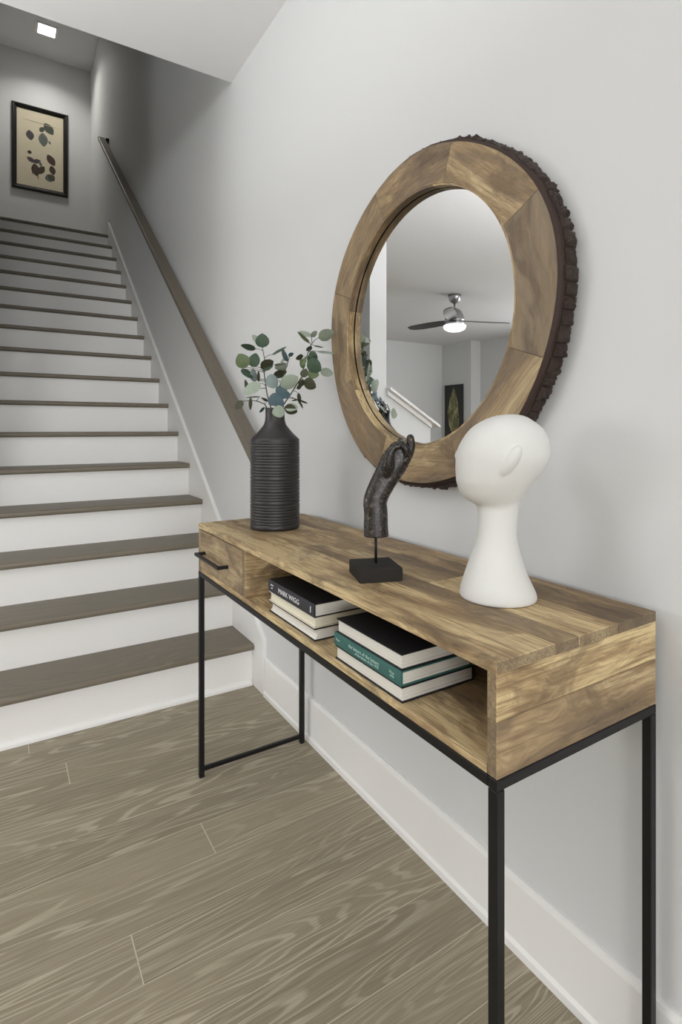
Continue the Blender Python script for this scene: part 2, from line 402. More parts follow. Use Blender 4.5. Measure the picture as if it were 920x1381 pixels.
# half wall whose sloping cap shows in the mirror
hx1 = STX-WT; hx0 = -1.60
def half_top(x): return 1.364 + (x-hx1)*0.575
poly = [(hx0, -0.002), (hx1, -0.002), (hx1, half_top(hx1)), (hx0, half_top(hx0))]
hw = struct(prism('wall_half', poly, 1, EY, EY+0.12, M_WALL))
def slab(n_, d0, d1, y0, y1, xe0, xe1):
    return prism(n_, [(xe0, half_top(xe0)+d0), (xe1, half_top(xe1)+d0), (xe1, half_top(xe1)+d1), (xe0, half_top(xe0)+d1)], 1, y0, y1, M_TRIM, hw)
slab('cap', 0.0, 0.016, EY-0.045, EY+0.155, hx0-0.05, hx1)
slab('cap_moulding', -0.032, -0.0002, EY-0.016, EY, hx0, hx1)

# ------------------------------------------------------------------ staircase
st = thing('staircase', 'straight staircase with dark oak treads and white risers against the right wall', 'staircase', (-0.55, Y1, 0))
def local(o, par): o.location = Vector(o.location) - par.location; o.parent = par; return o
TT = 0.027
for k in range(NST):
    yk, z = Y1+k*RUN, (k+1)*RISE
    x0 = STX+0.001 if k > 1 else STX-0.02
    bm = bmesh.new(); yb2 = yk+RUN+0.026 if k < NST-1 else ENDY-0.013
    cx = (x0-0.0135)/2
    add_box(bm, (x0-cx, yk, z-TT), (-0.0135-cx, yb2, z))
    es = [e for e in bm.edges if all(abs(v.co.y-yk) < 1e-5 for v in e.verts) and abs(e.verts[0].co.z-e.verts[1].co.z) < 1e-5]
    bmesh.ops.bevel(bm, geom=es, offset=0.0115, segments=4, affect='EDGES', profile=0.5)
    bmesh.ops.translate(bm, verts=bm.verts, vec=(0, -yk, -z))
    nm = 'tread' if k < NST-1 else 'landing_floor'
    o = new_obj(nm, bm_mesh(nm, bm, M_TREAD), st, Vector((cx, yk, z))-st.location)
    o.color = (0.35+0.3*random.random(), 0, 0, 1)
    zb = z-RISE
    local(box('riser', (x0+0.003, yk+0.027, zb if k else 0.001), (-0.0135, yk+0.045, z-TT), M_TRIM), st)
# quarter-round shoe under the first riser
qr = [(Y1+0.027, 0.001), (Y1+0.027, 0.024), (Y1+0.021, 0.022), (Y1+0.013, 0.012), (Y1+0.012, 0.001)]
o = prism('shoe_moulding', qr, 0, STX-0.02, -0.0175, M_TRIM); local(o, st)
# skirt board on the wall
SL = RISE/RUN
def skz(y, off): return SL*y+off
OFF = -1.385
ytop = Y1+16*RUN+0.02
poly = [(SKE+0.003, 0.001), (SKE+0.25, 0.001), (ytop, skz(ytop, -1.95)), (ytop, NST*RISE+BBH), (ytop-0.015, NST*RISE+BBH), (ytop-0.015, skz(ytop-0.015, OFF)), (SKE+0.003, skz(SKE+0.003, OFF))]
o = prism('skirt_board', poly, 0, -0.013, -0.0006, M_TRIM); local(o, st)
poly = [(SKE, BBH+0.0005), (SKE+0.014, BBH+0.0005), (SKE+0.014, skz(SKE+0.014, OFF)-0.016), (ytop-0.016, skz(ytop-0.016, OFF)-0.016), (ytop-0.016, skz(ytop-0.016, OFF)+0.001), (SKE, skz(SKE, OFF)+0.001)]
o = prism('skirt_cap', poly, 0, -0.018, -0.0006, M_TRIM); local(o, st)
# stringer side that faces the room below the first steps
poly = [(Y1+0.045, 0.001)]
for k in range(3):
    poly += [(Y1+k*RUN+0.045, (k+1)*RISE-TT), (min(Y1+(k+1)*RUN+0.045, EY-0.001), (k+1)*RISE-TT)]
poly.append((EY-0.001, 0.001))
o = prism('stringer', poly, 0, STX-0.015, STX+0.002, M_TRIM); local(o, st)

# handrail
hr = thing('handrail', 'grey-brown wooden handrail rising along the wall above the stairs', 'handrail', (-0.065, 2.0, 0.97))
def rail_prof():   # (x, dz) rounded rectangle
    w0, w1, z0, z1, r = -0.100, -0.030, -0.595, -0.552, 0.010
    P = []
    for cx, cz, a0 in ((w1-r, z0+r, -90), (w1-r, z1-r, 0), (w0+r, z1-r, 90), (w0+r, z0+r, 180)):
        for q in range(4):
            a = math.radians(a0+30*q); P.append((cx+r*math.cos(a), cz+r*math.sin(a)))
    return P
RY0, RY1 = 1.98, 6.13
P = rail_prof(); n = len(P); V = []
for y in (RY0, RY1):
    for x, dz in P: V.append(Vector((x, y, SL*y+dz))-hr.location)
F = [tuple(range(n-1, -1, -1)), tuple(range(n, 2*n))] + [(k, (k+1) % n, n+(k+1) % n, n+k) for k in range(n)]
me = mesh('rail', V, F, M_RAIL); o = new_obj('rail', me, hr); o.color = (0.5, 0, 0, 1)
y = RY1-0.03
o = box('end_return', (-0.031, y-0.03, SL*y-0.59), (0.0, y+0.03, SL*y-0.555), M_BLACK, hr); o.location = Vector(o.location)-hr.location
for y in (2.25, 3.6, 4.95):
    VV, FF = [], []
    zz = SL*y-0.60
    tube_into(VV, FF, [(-0.001, y, zz-0.05), (-0.035, y, zz-0.05), (-0.058, y, zz-0.03), (-0.062, y, zz+0.012)], 0.006, 10)
    tube_into(VV, FF, [(-0.0005, y, zz-0.05), (-0.007, y, zz-0.05)], 0.03, 16)
    o = new_obj('bracket', mesh('bracket', [v-hr.location for v in VV], FF, M_BLACK, False), hr)

# ceiling lamp on the upper landing
lamp = thing('recessed_ceiling_light', 'small square glowing light set in the ceiling above the landing', 'ceiling light', (-0.515, 6.93, UPC))
boxes('trim_ring', [((-0.11, -0.11, -0.006), (0.11, -0.085, 0)), ((-0.11, 0.085, -0.006), (0.11, 0.11, 0)), ((-0.11, -0.085, -0.006), (-0.085, 0.085, 0)), ((0.085, -0.085, -0.006), (0.11, 0.085, 0))], M_PLASTER, lamp)
boxes('lens', [((-0.085, -0.085, -0.004), (0.085, 0.085, 0.0))], emit('lamp_lens', (1.0, 0.97, 0.92), 9.0), lamp)
l = bpy.data.lights.new('landing_lamp', 'AREA'); l.size = 0.16; l.energy = 7.5; l.spread = math.radians(125); l.color = (1.0, 0.96, 0.9)
new_obj('landing_lamp', l, lamp, (0, 0, -0.012))

# ------------------------------------------------------------------ framed botanical print
fr = thing('framed_print', 'black framed botanical print of loose leaves on the landing wall', 'picture', (-0.55, ENDY, 4.425))
FW, FH, FB = 0.59, 1.0, 0.052
def fbar(x0, x1, z0, z1):
    return boxes('frame_rail', [((x0, -0.034, z0), (x1, 0, z1))], M_FRAME, fr, 0.004)
def frame_bars(w, h, b):
    bm = bmesh.new()
    for k in range(4):
        ax = (k in (0, 2)); L = w if ax else h; sg = 1 if k < 2 else -1
        # mitred bar with a stepped profile: (inset from the outer edge, depth)
        prof = [(0, 0), (0, -0.022), (0.012, -0.034), (0.030, -0.030), (0.036, -0.020), (b, -0.016), (b, 0)]
        V = []
        for end in (-1, 1):
            for ins, dp in prof:
                t = end*(L/2-ins); o_ = sg*((h if ax else w)/2-ins)
                V.append(bm.verts.new((t, dp, o_) if ax else (o_, dp, t)))
        m = len(prof)
        for i in range(m):
            j = (i+1) % m; bm.faces.new((V[i], V[j], V[m+j], V[m+i]))
    return bm
new_obj('frame', bm_mesh('frame', frame_bars(FW, FH, FB), M_FRAME), fr)
def leaf_poly(cx, cz, ang, L, W, n=9):
    pts = []; a = math.radians(ang); ux, uz = math.cos(a), math.sin(a)
    for i in range(n): pts.append((-0.5+i/(n-1), math.sin(math.pi*i/(n-1))**0.8*0.5))
    pts += [(-0.5+i/(n-1), -math.sin(math.pi*i/(n-1))**0.8*0.5) for i in range(n-2, 0, -1)]
    return [(cx+ux*s*L-uz*t*W, cz+uz*s*L+ux*t*W) for s, t in pts]
V, F, FM = [], [], []
pw, ph = FW-2*FB+0.004, FH-2*FB+0.004
V += [(-pw/2, -0.010, -ph/2), (pw/2, -0.010, -ph/2), (pw/2, -0.010, ph/2), (-pw/2, -0.010, ph/2)]; F.append((0, 1, 2, 3)); FM.append(0)
# u,v are fractions of the paper (from the left, from the top)
LEAVES = [(.28,.33,-80,.16,.11,2), (.53,.22,60,.10,.07,0), (.68,.19,-52,.20,.13,0), (.56,.35,-86,.22,.13,3), (.70,.37,-60,.06,.03,3),
          (.27,.555,-80,.06,.06,1), (.30,.65,-30,.13,.07,2), (.42,.655,20,.12,.07,2), (.40,.77,-80,.20,.12,1), (.52,.76,60,.16,.09,1),
          (.50,.68,-70,.10,.04,3), (.73,.60,-58,.19,.11,1), (.76,.73,-76,.15,.09,1), (.70,.84,20,.14,.12,3), (.74,.83,-50,.12,.10,0), (.33,.79,-86,.16,.012,1), (.45,.86,-86,.08,.012,1), (.50,.145,-3,.55,.012,4), (.72,.15,-3,.12,.01,4)]
for i, (u, v, a, L_, W_, mi) in enumerate(LEAVES):
    b0 = len(V); pts = leaf_poly((u-.5)*pw, (.5-v)*ph, a, L_*ph*0.85, W_*ph*0.85)
    V += [(x, -0.0103-0.00006*i, z) for x, z in pts]; F.append(tuple(range(b0, b0+len(pts)))); FM.append(mi+1)
new_obj('print', mesh('print', V, F, [M_PAPER]+M_INK, fm=FM), fr)

# ------------------------------------------------------------------ canvas seen in the mirror
cv = thing('leaf_canvas', 'tall dark canvas of one pale gold leaf, seen only in the mirror', 'picture', (FARX+0.001, 7.95, 1.45))
box('canvas', (0.0, -0.25, -0.52), (0.03, 0.25, 0.52), M_CANVAS, cv, 0.002)
pts = []
for t, wl, wr in ((-0.50,.01,.01),(-0.40,.06,.05),(-0.28,.15,.12),(-0.12,.17,.16),(0.02,.14,.17),(0.15,.13,.12),(0.25,.10,.11),(0.35,.07,.06),(0.43,.03,.02),(0.47,.005,.005)):
    pts.append((t, wl, wr))
poly = [(-a*0.95, z) for z, a, b in pts] + [(b*0.95, z) for z, a, b in reversed(pts)]
me = mesh('painted_leaf', [(0.0305, y, z) for y, z in poly], [tuple(range(len(poly)))], M_GOLD); new_obj('painted_leaf', me, cv)

# ------------------------------------------------------------------ ceiling fan seen in the mirror
fan = thing('ceiling_fan', 'three bladed nickel ceiling fan with lit glass bowl, seen in the mirror', 'ceiling fan', (-3.916, 5.075, CEIL))
lathe('canopy', [(0.078, 0.0), (0.078, -0.03), (0.066, -0.075), (0.04, -0.10), (0.02, -0.105)], M_STEEL, 32, fan)
lathe('downrod', [(0.014, -0.10), (0.014, -0.20)], M_STEEL, 16, fan)
lathe('motor', [(0.02, -0.165), (0.045, -0.175), (0.085, -0.21), (0.115, -0.27), (0.125, -0.315), (0.125, -0.325), (0.10, -0.33), (0.115, -0.335), (0.12, -0.375), (0.10, -0.38)], M_STEEL, 40, fan)
M_BLADE = plain('fan_blade', srgb(58,57,56), 0.3)
blade_me = None
for ang in (80, 200, 320):
    a = math.radians(ang)
    if blade_me is None:
        V, F = [], []
        st_ = [(0.10, 0.035, 0.035), (0.17, 0.058, 0.05), (0.35, 0.072, 0.066), (0.55, 0.068, 0.066), (0.68, 0.05, 0.06), (0.74, 0.02, 0.04)]
        for r, wp, wm in st_:
            for yv in (wp, -wm):
                for dz in (0.004, -0.004): V.append((r, yv, -yv*0.28+dz))
        for i in range(len(st_)-1):
            b = i*4; c = b+4
            F += [(b, b+2, c+2, c), (b+1, c+1, c+3, b+3), (b, c, c+1, b+1), (b+2, b+3, c+3, c+2)]
        F += [(0, 1, 3, 2), (len(V)-4, len(V)-2, len(V)-1, len(V)-3)]
        blade_me = mesh('blade', V, F, M_BLADE)
    new_obj('blade', blade_me, fan, (0, 0, -0.322), (0, 0, a))
lathe('glass_bowl', [(0.135, -0.38), (0.14, -0.40), (0.125, -0.43), (0.08, -0.452), (0.02, -0.46)], emit('opal_glass_lit', (1.0, 0.98, 0.95), 2.2), 40, fan)

# ------------------------------------------------------------------ console table
CX, CY, CTH, CL, CDP, CH, CB = -0.3997, 0.4968, 0.0051, 1.2412, 0.3775, 0.8117, 0.6585
con = thing('console_table', 'mango wood console table on black metal legs along the right wall', 'console table', (CX, CY, 0), CTH)
TS = 0.0165
ZT = CH-TS
def cb(name, lo, hi, mat, tone=0.5, grey=0.2, bev=0.0012, parent=con):
    o = box(name, lo, hi, mat, parent, bev); o.color = (tone, grey, 0, 1); return o
# top: strips glued side by side, butt-jointed along their length
rows = [[(0, .62, .20, .10), (.62, CL, .30, .20)], [(0, .50, .64, .45), (.50, CL, .52, .3)],
        [(0, .33, .16, .0), (.33, .66, .54, .5), (.66, 1.05, .22, .05), (1.05, CL, .5, .5)], [(0, .70, .74, .15), (.70, CL, .62, .3)]]
bx2 = [0.0, 0.118, 0.172, 0.270, CDP]
for i, row in enumerate(rows):
    for y0, y1, t, gy in row:
        cb('top_board', (bx2[i]+0.0002, y0+0.0002, ZT), (bx2[i+1]-0.0002, y1-0.0002, CH), M_MY, t, gy, 0.0008)
PT = 0.0185
# right end: two boards, left end: two boards
for y0, y1 in ((0.0, PT), (CL-PT, CL)):
    cb('side_board', (0.001, y0+0.0005, 0.733), (CDP, y1-0.0005, ZT-0.0003), M_MX, 0.0, 0.0)
    cb('side_board', (0.001, y0+0.0005, CB), (CDP, y1-0.0005, 0.7325), M_MX, 0.66, 0.35)
# shelf bottom
BT = 0.0135
for x0, x1, t, gy in ((0.001, 0.14, .36, .1), (0.14, 0.26, .62, .3), (0.26, CDP-0.014, .5, .4)):
    cb('shelf_board', (x0, PT, CB), (x1-0.0002, CL-PT, CB+BT), M_MY, t, gy)
cb('back_panel', (CDP-0.013, PT, CB), (CDP-0.001, CL-PT, ZT-0.0003), M_MY, .62, .4)
DY = 0.850
cb('divider', (0.001, DY, CB+BT+0.0002), (CDP-0.014, DY+0.019, ZT-0.0003), M_MX, .42, .1)
dr = cb('drawer', (0.0, DY+0.021, CB+BT+0.0015), (0.018, CL-PT-0.0015, ZT-0.0025), M_MY, .55, .55)
HB0, HB1 = 0.97, 1.18
def rel(lst, o): return [([a-b for a, b in zip(lo, o.location)], [a-b for a, b in zip(hi, o.location)]) for lo, hi in lst]
boxes('handle', rel([((-0.032, HB0, 0.723), (-0.024, HB1, 0.732)), ((-0.024, HB0, 0.723), (0.0, HB0+0.011, 0.732)), ((-0.024, HB1-0.011, 0.723), (0.0, HB1, 0.732))], dr), M_BLACK, dr, 0.0008)
# metal frame
LG = 0.0155
FX1 = CDP
FT = CB-0.0003; FB_ = CB-0.0150
for x0 in (0.0, FX1-LG):
    for y0 in (0.0, CL-LG):
        cb('leg', (x0, y0, 0.0), (x0+LG, y0+LG, FB_-0.0003), M_BLACK, bev=0.001)
for x0 in (0.0, FX1-LG):
    cb('frame_rail', (x0, LG+0.0003, FB_), (x0+LG, CL-LG-0.0003, FT), M_BLACK, bev=0.001)
for y0 in (0.0, CL-LG):
    cb('frame_rail', (0.0, y0, FB_), (FX1, y0+LG, FT), M_BLACK, bev=0.001)
    cb('stretcher', (LG, y0+0.002, 0.018), (FX1-LG, y0+LG-0.002, 0.030), M_BLACK, bev=0.001)

# ------------------------------------------------------------------ books on the shelf
def text_mesh(name, body, size, mat, parent, loc, rot, extrude=0.0002, sx=1.0):
    c = bpy.data.curves.new(name, 'FONT'); c.body = body; c.size = size; c.align_x = 'CENTER'; c.align_y = 'CENTER'; c.extrude = extrude
    c.resolution_u = 2
    t = bpy.data.objects.new(name, c); COL.objects.link(t)
    bpy.context.view_layer.update()
    me = bpy.data.meshes.new_from_object(t.evaluated_get(bpy.context.evaluated_depsgraph_get()))
    bpy.data.objects.remove(t); bpy.data.curves.remove(c)
    me.materials.clear(); me.materials.append(mat)
    o = new_obj(name, me, parent, loc, rot); o.scale = (sx, 1, 1); return o
def book(label, x, y, z, L, D, T, cover, pages, spine_front, rz=0.0, ct=0.0022, over=0.003, round_fore=0.0, spine_mat=None):
    """x,y,z: middle of the front bottom edge; length runs along y, depth along +x"""
    b = thing('book', label, 'book', (x, y, z), rz, 'books on the console shelf')
    bm = bmesh.new()
    add_box(bm, (0, -L/2, 0), (D, L/2, ct), 0.0004); add_box(bm, (0, -L/2, T-ct), (D, L/2, T), 0.0004)
    new_obj('cover', bm_mesh('cover', bm, cover), b)
    sp = (0.0, 0.0025) if spine_front else (D-0.0025, D)
    V, F = [], []
    bulge = 0.0025; n = 7; sgn = -1 if spine_front else 1; xs = 0.0 if spine_front else D
    for yy in (-L/2, L/2):
        for i in range(n):
            t = i/(n-1); V.append((xs+sgn*bulge*math.sin(math.pi*t)*0.6, yy, 0.0001+t*(T-0.0002)))
        for i in range(n-1, -1, -1):
            t = i/(n-1); V.append((xs-sgn*0.0025, yy, ct*0.9+t*(T-1.8*ct)))
    m = 2*n
    F = [tuple(range(m-1, -1, -1)), tuple(range(m, 2*m))] + [(k, (k+1) % m, m+(k+1) % m, m+k) for k in range(m)]
    bm = bmesh.new(); vv = [bm.verts.new(v) for v in V]
    for f in F: bm.faces.new([vv[i] for i in f])
    new_obj('spine', bm_mesh('spine', bm, spine_mat or cover), b)
    # page block, hollowed along the fore-edge
    x0, x1 = (0.003, D-over) if spine_front else (over, D-0.003)
    V, F = [], []; n = 9
    for yy in (-L/2+over, L/2-over):
        ring = []
        for i in range(n):
            t = i/(n-1); dz = round_fore*math.sin(math.pi*t)
            ring.append((x0+(dz if not spine_front else 0), yy, ct+0.0001+t*(T-2*ct-0.0002)))
        for i in range(n-1, -1, -1):
            t = i/(n-1); dz = round_fore*math.sin(math.pi*t)
            ring.append((x1-(dz if spine_front else 0), yy, ct+0.0001+t*(T-2*ct-0.0002)))
        V += ring
    m = 2*n
    F = [tuple(range(m-1, -1, -1)), tuple(range(m, 2*m))] + [(k, (k+1) % m, m+(k+1) % m, m+k) for k in range(m)]
    bm = bmesh.new(); vv = [bm.verts.new(v) for v in V]
    for f in F: bm.faces.new([vv[i] for i in f])
    new_obj('pages', bm_mesh('pages', bm, pages), b)
    return b
SZ = CB+BT+0.0002
RZ = (math.pi/2, 0, -math.pi/2)    # upright lettering that faces -x
# left stack
y0 = 1.111
book('cream-paged book at the bottom of the left stack, black cover', -0.391, y0, SZ, 0.228, 0.165, 0.0255, M_BKBLACK, M_PAGE, False, 0.0, round_fore=0.006)
book('cream cloth book in the middle of the left stack', -0.391, y0+0.0015, SZ+0.0257, 0.226, 0.172, 0.0235, M_BKCREAM, M_PAGEC, False, 0.004, round_fore=0.001, over=0.004)
b = book('charcoal book with white spine lettering on top of the left stack', -0.392, y0-0.0015, SZ+0.0494, 0.229, 0.165, 0.0285, M_BKBLACK, M_PAGE, True, 0.0, spine_mat=M_BKNAVY)
text_mesh('lettering', 'MARK WIGG', 0.0158, M_INKW, b, (-0.0019, 0.004, 0.0140), RZ, sx=1.16)
text_mesh('lettering', 'more\nart', 0.0072, M_INKW, b, (-0.0019, 0.092, 0.0155), RZ)
boxes('spine_mark', [((-0.0021, -0.1005, 0.008), (-0.0005, -0.0985, 0.0205))], M_INKW, b)
# right stack
y1 = 0.803
book('black book with pale page edges at the bottom of the right stack', -0.396, y1-0.001, SZ, 0.207, 0.160, 0.0255, M_BKBLACK, M_PAGE, False, 0.0)
b = book('green clothbound book in the middle of the right stack', -0.3955, y1+0.001, SZ+0.0257, 0.208, 0.156, 0.0245, M_BKGREEN, M_PAGE, True, 0.0)
text_mesh('lettering', 'the letters of the letters', 0.0098, M_INKG, b, (-0.0019, 0.004, 0.0150), RZ)
text_mesh('lettering', 'of the letters of the 1970', 0.0072, M_INKG, b, (-0.0019, -0.006, 0.0078), RZ)
text_mesh('lettering', 'Knot', 0.0066, M_INKG, b, (-0.0019, 0.090, 0.0130), RZ)
text_mesh('lettering', 'West\n1970', 0.0062, M_INKG, b, (-0.0019, -0.080, 0.0120), RZ)
book('black book with white fore-edge on top of the right stack', -0.394, y1, SZ+0.0504, 0.202, 0.158, 0.0265, M_BKBLACK, M_PAGE, False, 0.0)

# ------------------------------------------------------------------ round mirror with a bark-edged wooden frame
MCY, MCZ, MR, MRI, MX0, MX1 = 1.083, 1.391, 0.4145, 0.3215, -0.055, -0.006
mir = thing('round_mirror', 'round wall mirror in a thick wooden slice frame with bark edge', 'mirror', (0, MCY, MCZ))
def ring_sector(name, a0, a1, r0, r1, x0, x1, mat, parent, n=14, rad=None, rin=None):
    """ring sector in the wall plane; its local x runs along the tangent at mid-angle, z radially out"""
    am = (a0+a1)/2; c = Vector((-math.cos(am)*(r0+r1)/2, math.sin(am)*(r0+r1)/2))
    tx = Vector((math.sin(am), math.cos(am))); rx = Vector((-math.cos(am), math.sin(am)))
    V, F = [], []
    for i in range(n+1):
        a = a0+(a1-a0)*i/n
        ro = r1 if rad is None else rad(a); ri = r0 if rin is None else rin
        for r, x in ((r0, x0), (ro, x0), (ro, x1), (ri, x1)):
            p = Vector((-math.cos(a)*r, math.sin(a)*r))-c
            V.append((p.dot(tx), x-(x0+x1)/2, p.dot(rx)))
    for i in range(n):
        for k in range(4):
            F.append((i*4+k, (i+1)*4+k, (i+1)*4+(k+1) % 4, i*4+(k+1) % 4))
    F += [(3, 2, 1, 0), (n*4, n*4+1, n*4+2, n*4+3)]
    bm = bmesh.new(); vv = [bm.verts.new(v) for v in V]
    for f in F: bm.faces.new([vv[i] for i in f])
    o = new_obj(name, bm_mesh(name, bm, mat), parent)
    # local axes: X -> tangent (0,tx), Y -> world x, Z -> radial (0,rx)
    M = Matrix(((0, 1, 0, (x0+x1)/2), (tx.x, 0, rx.x, c.x), (tx.y, 0, rx.y, c.y), (0, 0, 0, 1)))
    o.matrix_local = M
    return o
ANG = [math.radians(a) for a in (26.5, 71, 114.5, 159.5, 204, 248, 293.5, 340, 386.5)]
def mrad(a): return MR + 0.004*math.sin(3*a+1.0) + 0.003*math.sin(5*a)
TONE = [(0.50, .40), (0.66, .50), (0.68, .60), (0.74, .70), (0.78, .65), (0.74, .50), (0.58, .65), (0.72, 1.0)]
for i in range(8):
    o = ring_sector('frame_segment', ANG[i]+0.0012, ANG[i+1]-0.0012, MRI, MR, MX0, MX1, M_MX, mir, 16, mrad)
    o.color = (TONE[i][0], TONE[i][1], 0, 1)
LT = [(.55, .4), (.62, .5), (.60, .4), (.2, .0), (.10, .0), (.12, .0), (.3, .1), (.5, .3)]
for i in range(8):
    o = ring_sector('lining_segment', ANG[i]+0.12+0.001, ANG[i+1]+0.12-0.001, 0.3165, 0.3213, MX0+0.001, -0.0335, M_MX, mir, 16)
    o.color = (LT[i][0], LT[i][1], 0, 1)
o = lathe('mirror_glass', [(0.3195, 0.0), (0.3195, -0.004)], M_MIRROR, 128, mir, (-0.031, 0, 0), smooth=False)
o.rotation_euler = (0, -math.pi/2, 0)
o = lathe('backing', [(0.3195, 0.0), (0.3195, 0.012)], M_BACKING, 64, mir, (-0.0265, 0, 0), smooth=False)
o.rotation_euler = (0, math.pi/2, 0)
# inner bark: a thin dark rim behind the bumpy chunks
nseg = 180; V, F = [], []
for i in range(nseg):
    a = 2*math.pi*i/nseg; jit = noise.noise(Vector((math.cos(a)*9, math.sin(a)*9, 3)))*0.0025
    for r, x in ((mrad(a)+0.0003, MX0+0.001), (mrad(a)+0.0065+jit, MX0+0.006), (mrad(a)+0.0085+jit, MX1-0.002), (mrad(a)+0.0003, MX1-0.001)):
        V.append((x, -math.cos(a)*r, math.sin(a)*r))
for i in range(nseg):
    j = (i+1) % nseg
    for k in range(4): F.append((i*4+k, j*4+k, j*4+(k+1) % 4, i*4+(k+1) % 4))
bm = bmesh.new(); vv = [bm.verts.new(v) for v in V]
for f in F: bm.faces.new([vv[i] for i in f])
new_obj('inner_bark', bm_mesh('inner_bark', bm, M_INBARK), mir)
# bark chunks
def chunk_mesh(seed):
    rnd = random.Random(seed); nx, ny = 6, 6; V, F = [], []
    for i in range(nx+1):
        for j in range(ny+1):
            s, t = i/nx-0.5, j/ny-0.5            # s along the tangent, t across the thickness
            edge = min(1.0, 3.2*min(0.5-abs(s), 0.5-abs(t))+0.12)
            h = (0.55*edge+0.25) + 0.45*noise.noise(Vector((s*3.1+seed*7.3, t*4.1, seed))) + 0.22*noise.noise(Vector((s*8+seed*3.3, t*9.0, seed)))
            wig = 0.09*noise.noise(Vector((t*3, seed*5.1, 0 if s < 0 else 9)))
            V.append((s+wig*(abs(s)*2), t*(1+0.10*noise.noise(Vector((s*3, seed*2.2, 4)))), max(0.06, h)))
    off = len(V)
    for i in range(nx+1):
        for j in range(ny+1):
            if i in (0, nx) or j in (0, ny): pass
    idx = lambda i, j: i*(ny+1)+j
    for i in range(nx):
        for j in range(ny): F.append((idx(i, j), idx(i+1, j), idx(i+1, j+1), idx(i, j+1)))
    rim = [idx(i, 0) for i in range(nx+1)] + [idx(nx, j) for j in range(1, ny+1)] + [idx(i, ny) for i in range(nx-1, -1, -1)] + [idx(0, j) for j in range(ny-1, 0, -1)]
    base = [len(V)+k for k in range(len(rim))]
    for r in rim: V.append((V[r][0], V[r][1], -0.2))
    for k in range(len(rim)):
        k2 = (k+1) % len(rim); F.append((rim[k], base[k], base[k2], rim[k2]))
    F.append(tuple(base))
    bm = bmesh.new(); vv = [bm.verts.new(v) for v in V]
    for f in F: bm.faces.new([vv[i] for i in f])
    return bm_mesh('bark_chunk', bm, M_BARK, False)
CHM = [chunk_mesh(s) for s in range(1, 11)]
a = 0.0; rnd = random.Random(5)
while a < 2*math.pi-0.02:
    wd = rnd.uniform(0.052, 0.088)
    if a+wd > 2*math.pi-0.03: wd = 2*math.pi-a
    am = a+wd/2; r = mrad(am)+0.0055
    o = new_obj('bark_chunk', rnd.choice(CHM), mir)
    hgt = rnd.uniform(0.009, 0.0175); thick = rnd.uniform(0.030, 0.037); xc = MX1-0.001-thick/2
    tx = Vector((math.sin(am), math.cos(am))); rx = Vector((-math.cos(am), math.sin(am)))
    w_ = wd*r*0.90
    o.matrix_local = Matrix(((0, thick, 0, xc), (tx.x*w_, 0, rx.x*hgt, rx.x*r), (tx.y*w_, 0, rx.y*hgt, rx.y*r), (0, 0, 0, 1)))
    a += wd

# ------------------------------------------------------------------ ribbed vase
VX, VY = -0.2314, 1.5347
vase = thing('ribbed_vase', 'tall black ribbed bottle vase holding eucalyptus on the console', 'vase', (VX, VY, CH))
R = 0.0748; prof = [(0.001, 0.0), (R-0.006, 0.0), (R-0.002, 0.0015), (R, 0.006), (R, 0.016)]
z = 0.016; ztop = 0.262
ribs = [0.0085, .0085, .0085, 0.011, .0085, .0085, .0085, .014, .0085, .0085, .0085, 0.012, .0085, .0085, .0085, .014, .0085, .0085, .0085, .0115, .0085, .0085, .0085, .013, .0085, .0085, .0085, 0.0085]
sc_ = (ztop-z)/sum(ribs)
for h in ribs:
    h *= sc_
    deep = 0.0024 if h > 0.0088*sc_*1.05 else 0.0016
    prof += [(R-deep, z+0.0006), (R-deep*0.45, z+h*0.2), (R+0.0006, z+h*0.5), (R-deep*0.3, z+h*0.85)]
    z += h
prof += [(R-0.002, ztop), (R-0.0005, ztop+0.003), (R-0.001, ztop+0.007), (R-0.006, ztop+0.013), (R-0.018, ztop+0.024), (R-0.030, ztop+0.038), (0.034, ztop+0.052), (0.0305, ztop+0.064), (0.0292, ztop+0.080), (0.0295, ztop+0.096), (0.0305, ztop+0.101), (0.0290, ztop+0.103), (0.0262, ztop+0.101), (0.0255, ztop+0.080), (0.028, ztop+0.05), (0.055, ztop-0.01), (0.06, 0.1), (0.001, 0.1)]
lathe('body', prof, M_VASE, 96, vase)

# ------------------------------------------------------------------ eucalyptus sprigs in the vase
RT, FWD, UP = Vector((C_, -S_, 0)), Vector((S_, C_, 0)), Vector((0, 0, 1))
ZV = (Vector((VX, VY, 0))-Vector((CAM.x, CAM.y, 0))).dot(FWD)
def at(u, v, dz=0.0):
    """room position of a measured leaf or stem point, dz metres nearer than the vase axis"""
    Z = ZV-dz
    return CAM + FWD*Z + RT*((u-460)/FPX*Z) + UP*(-(v-V0)/FPX*Z)
def leaf_mesh(L, W, mat, seed, cup=0.12):
    rnd = random.Random(seed); n = 10; V, F = [], []
    for i in range(n+1):
        t = i/n
        wd = (math.sin(math.pi*min(1, t**0.82))**0.62)*0.5*W if 0 < t < 1 else 0.0008
        for s in (-1, -0.5, 0, 0.5, 1):
            V.append((s*wd, t*L, -cup*W*(abs(s)**1.6)*0.6*(wd/(0.5*W+1e-9)) + 0.05*L*math.sin(math.pi*t*1.1+rnd.random()*0.4)))
    for i in range(n):
        for k in range(4): F.append((i*5+k, i*5+k+1, (i+1)*5+k+1, (i+1)*5+k))
    b = len(V)
    return mesh('leaf', V, F, mat, True)
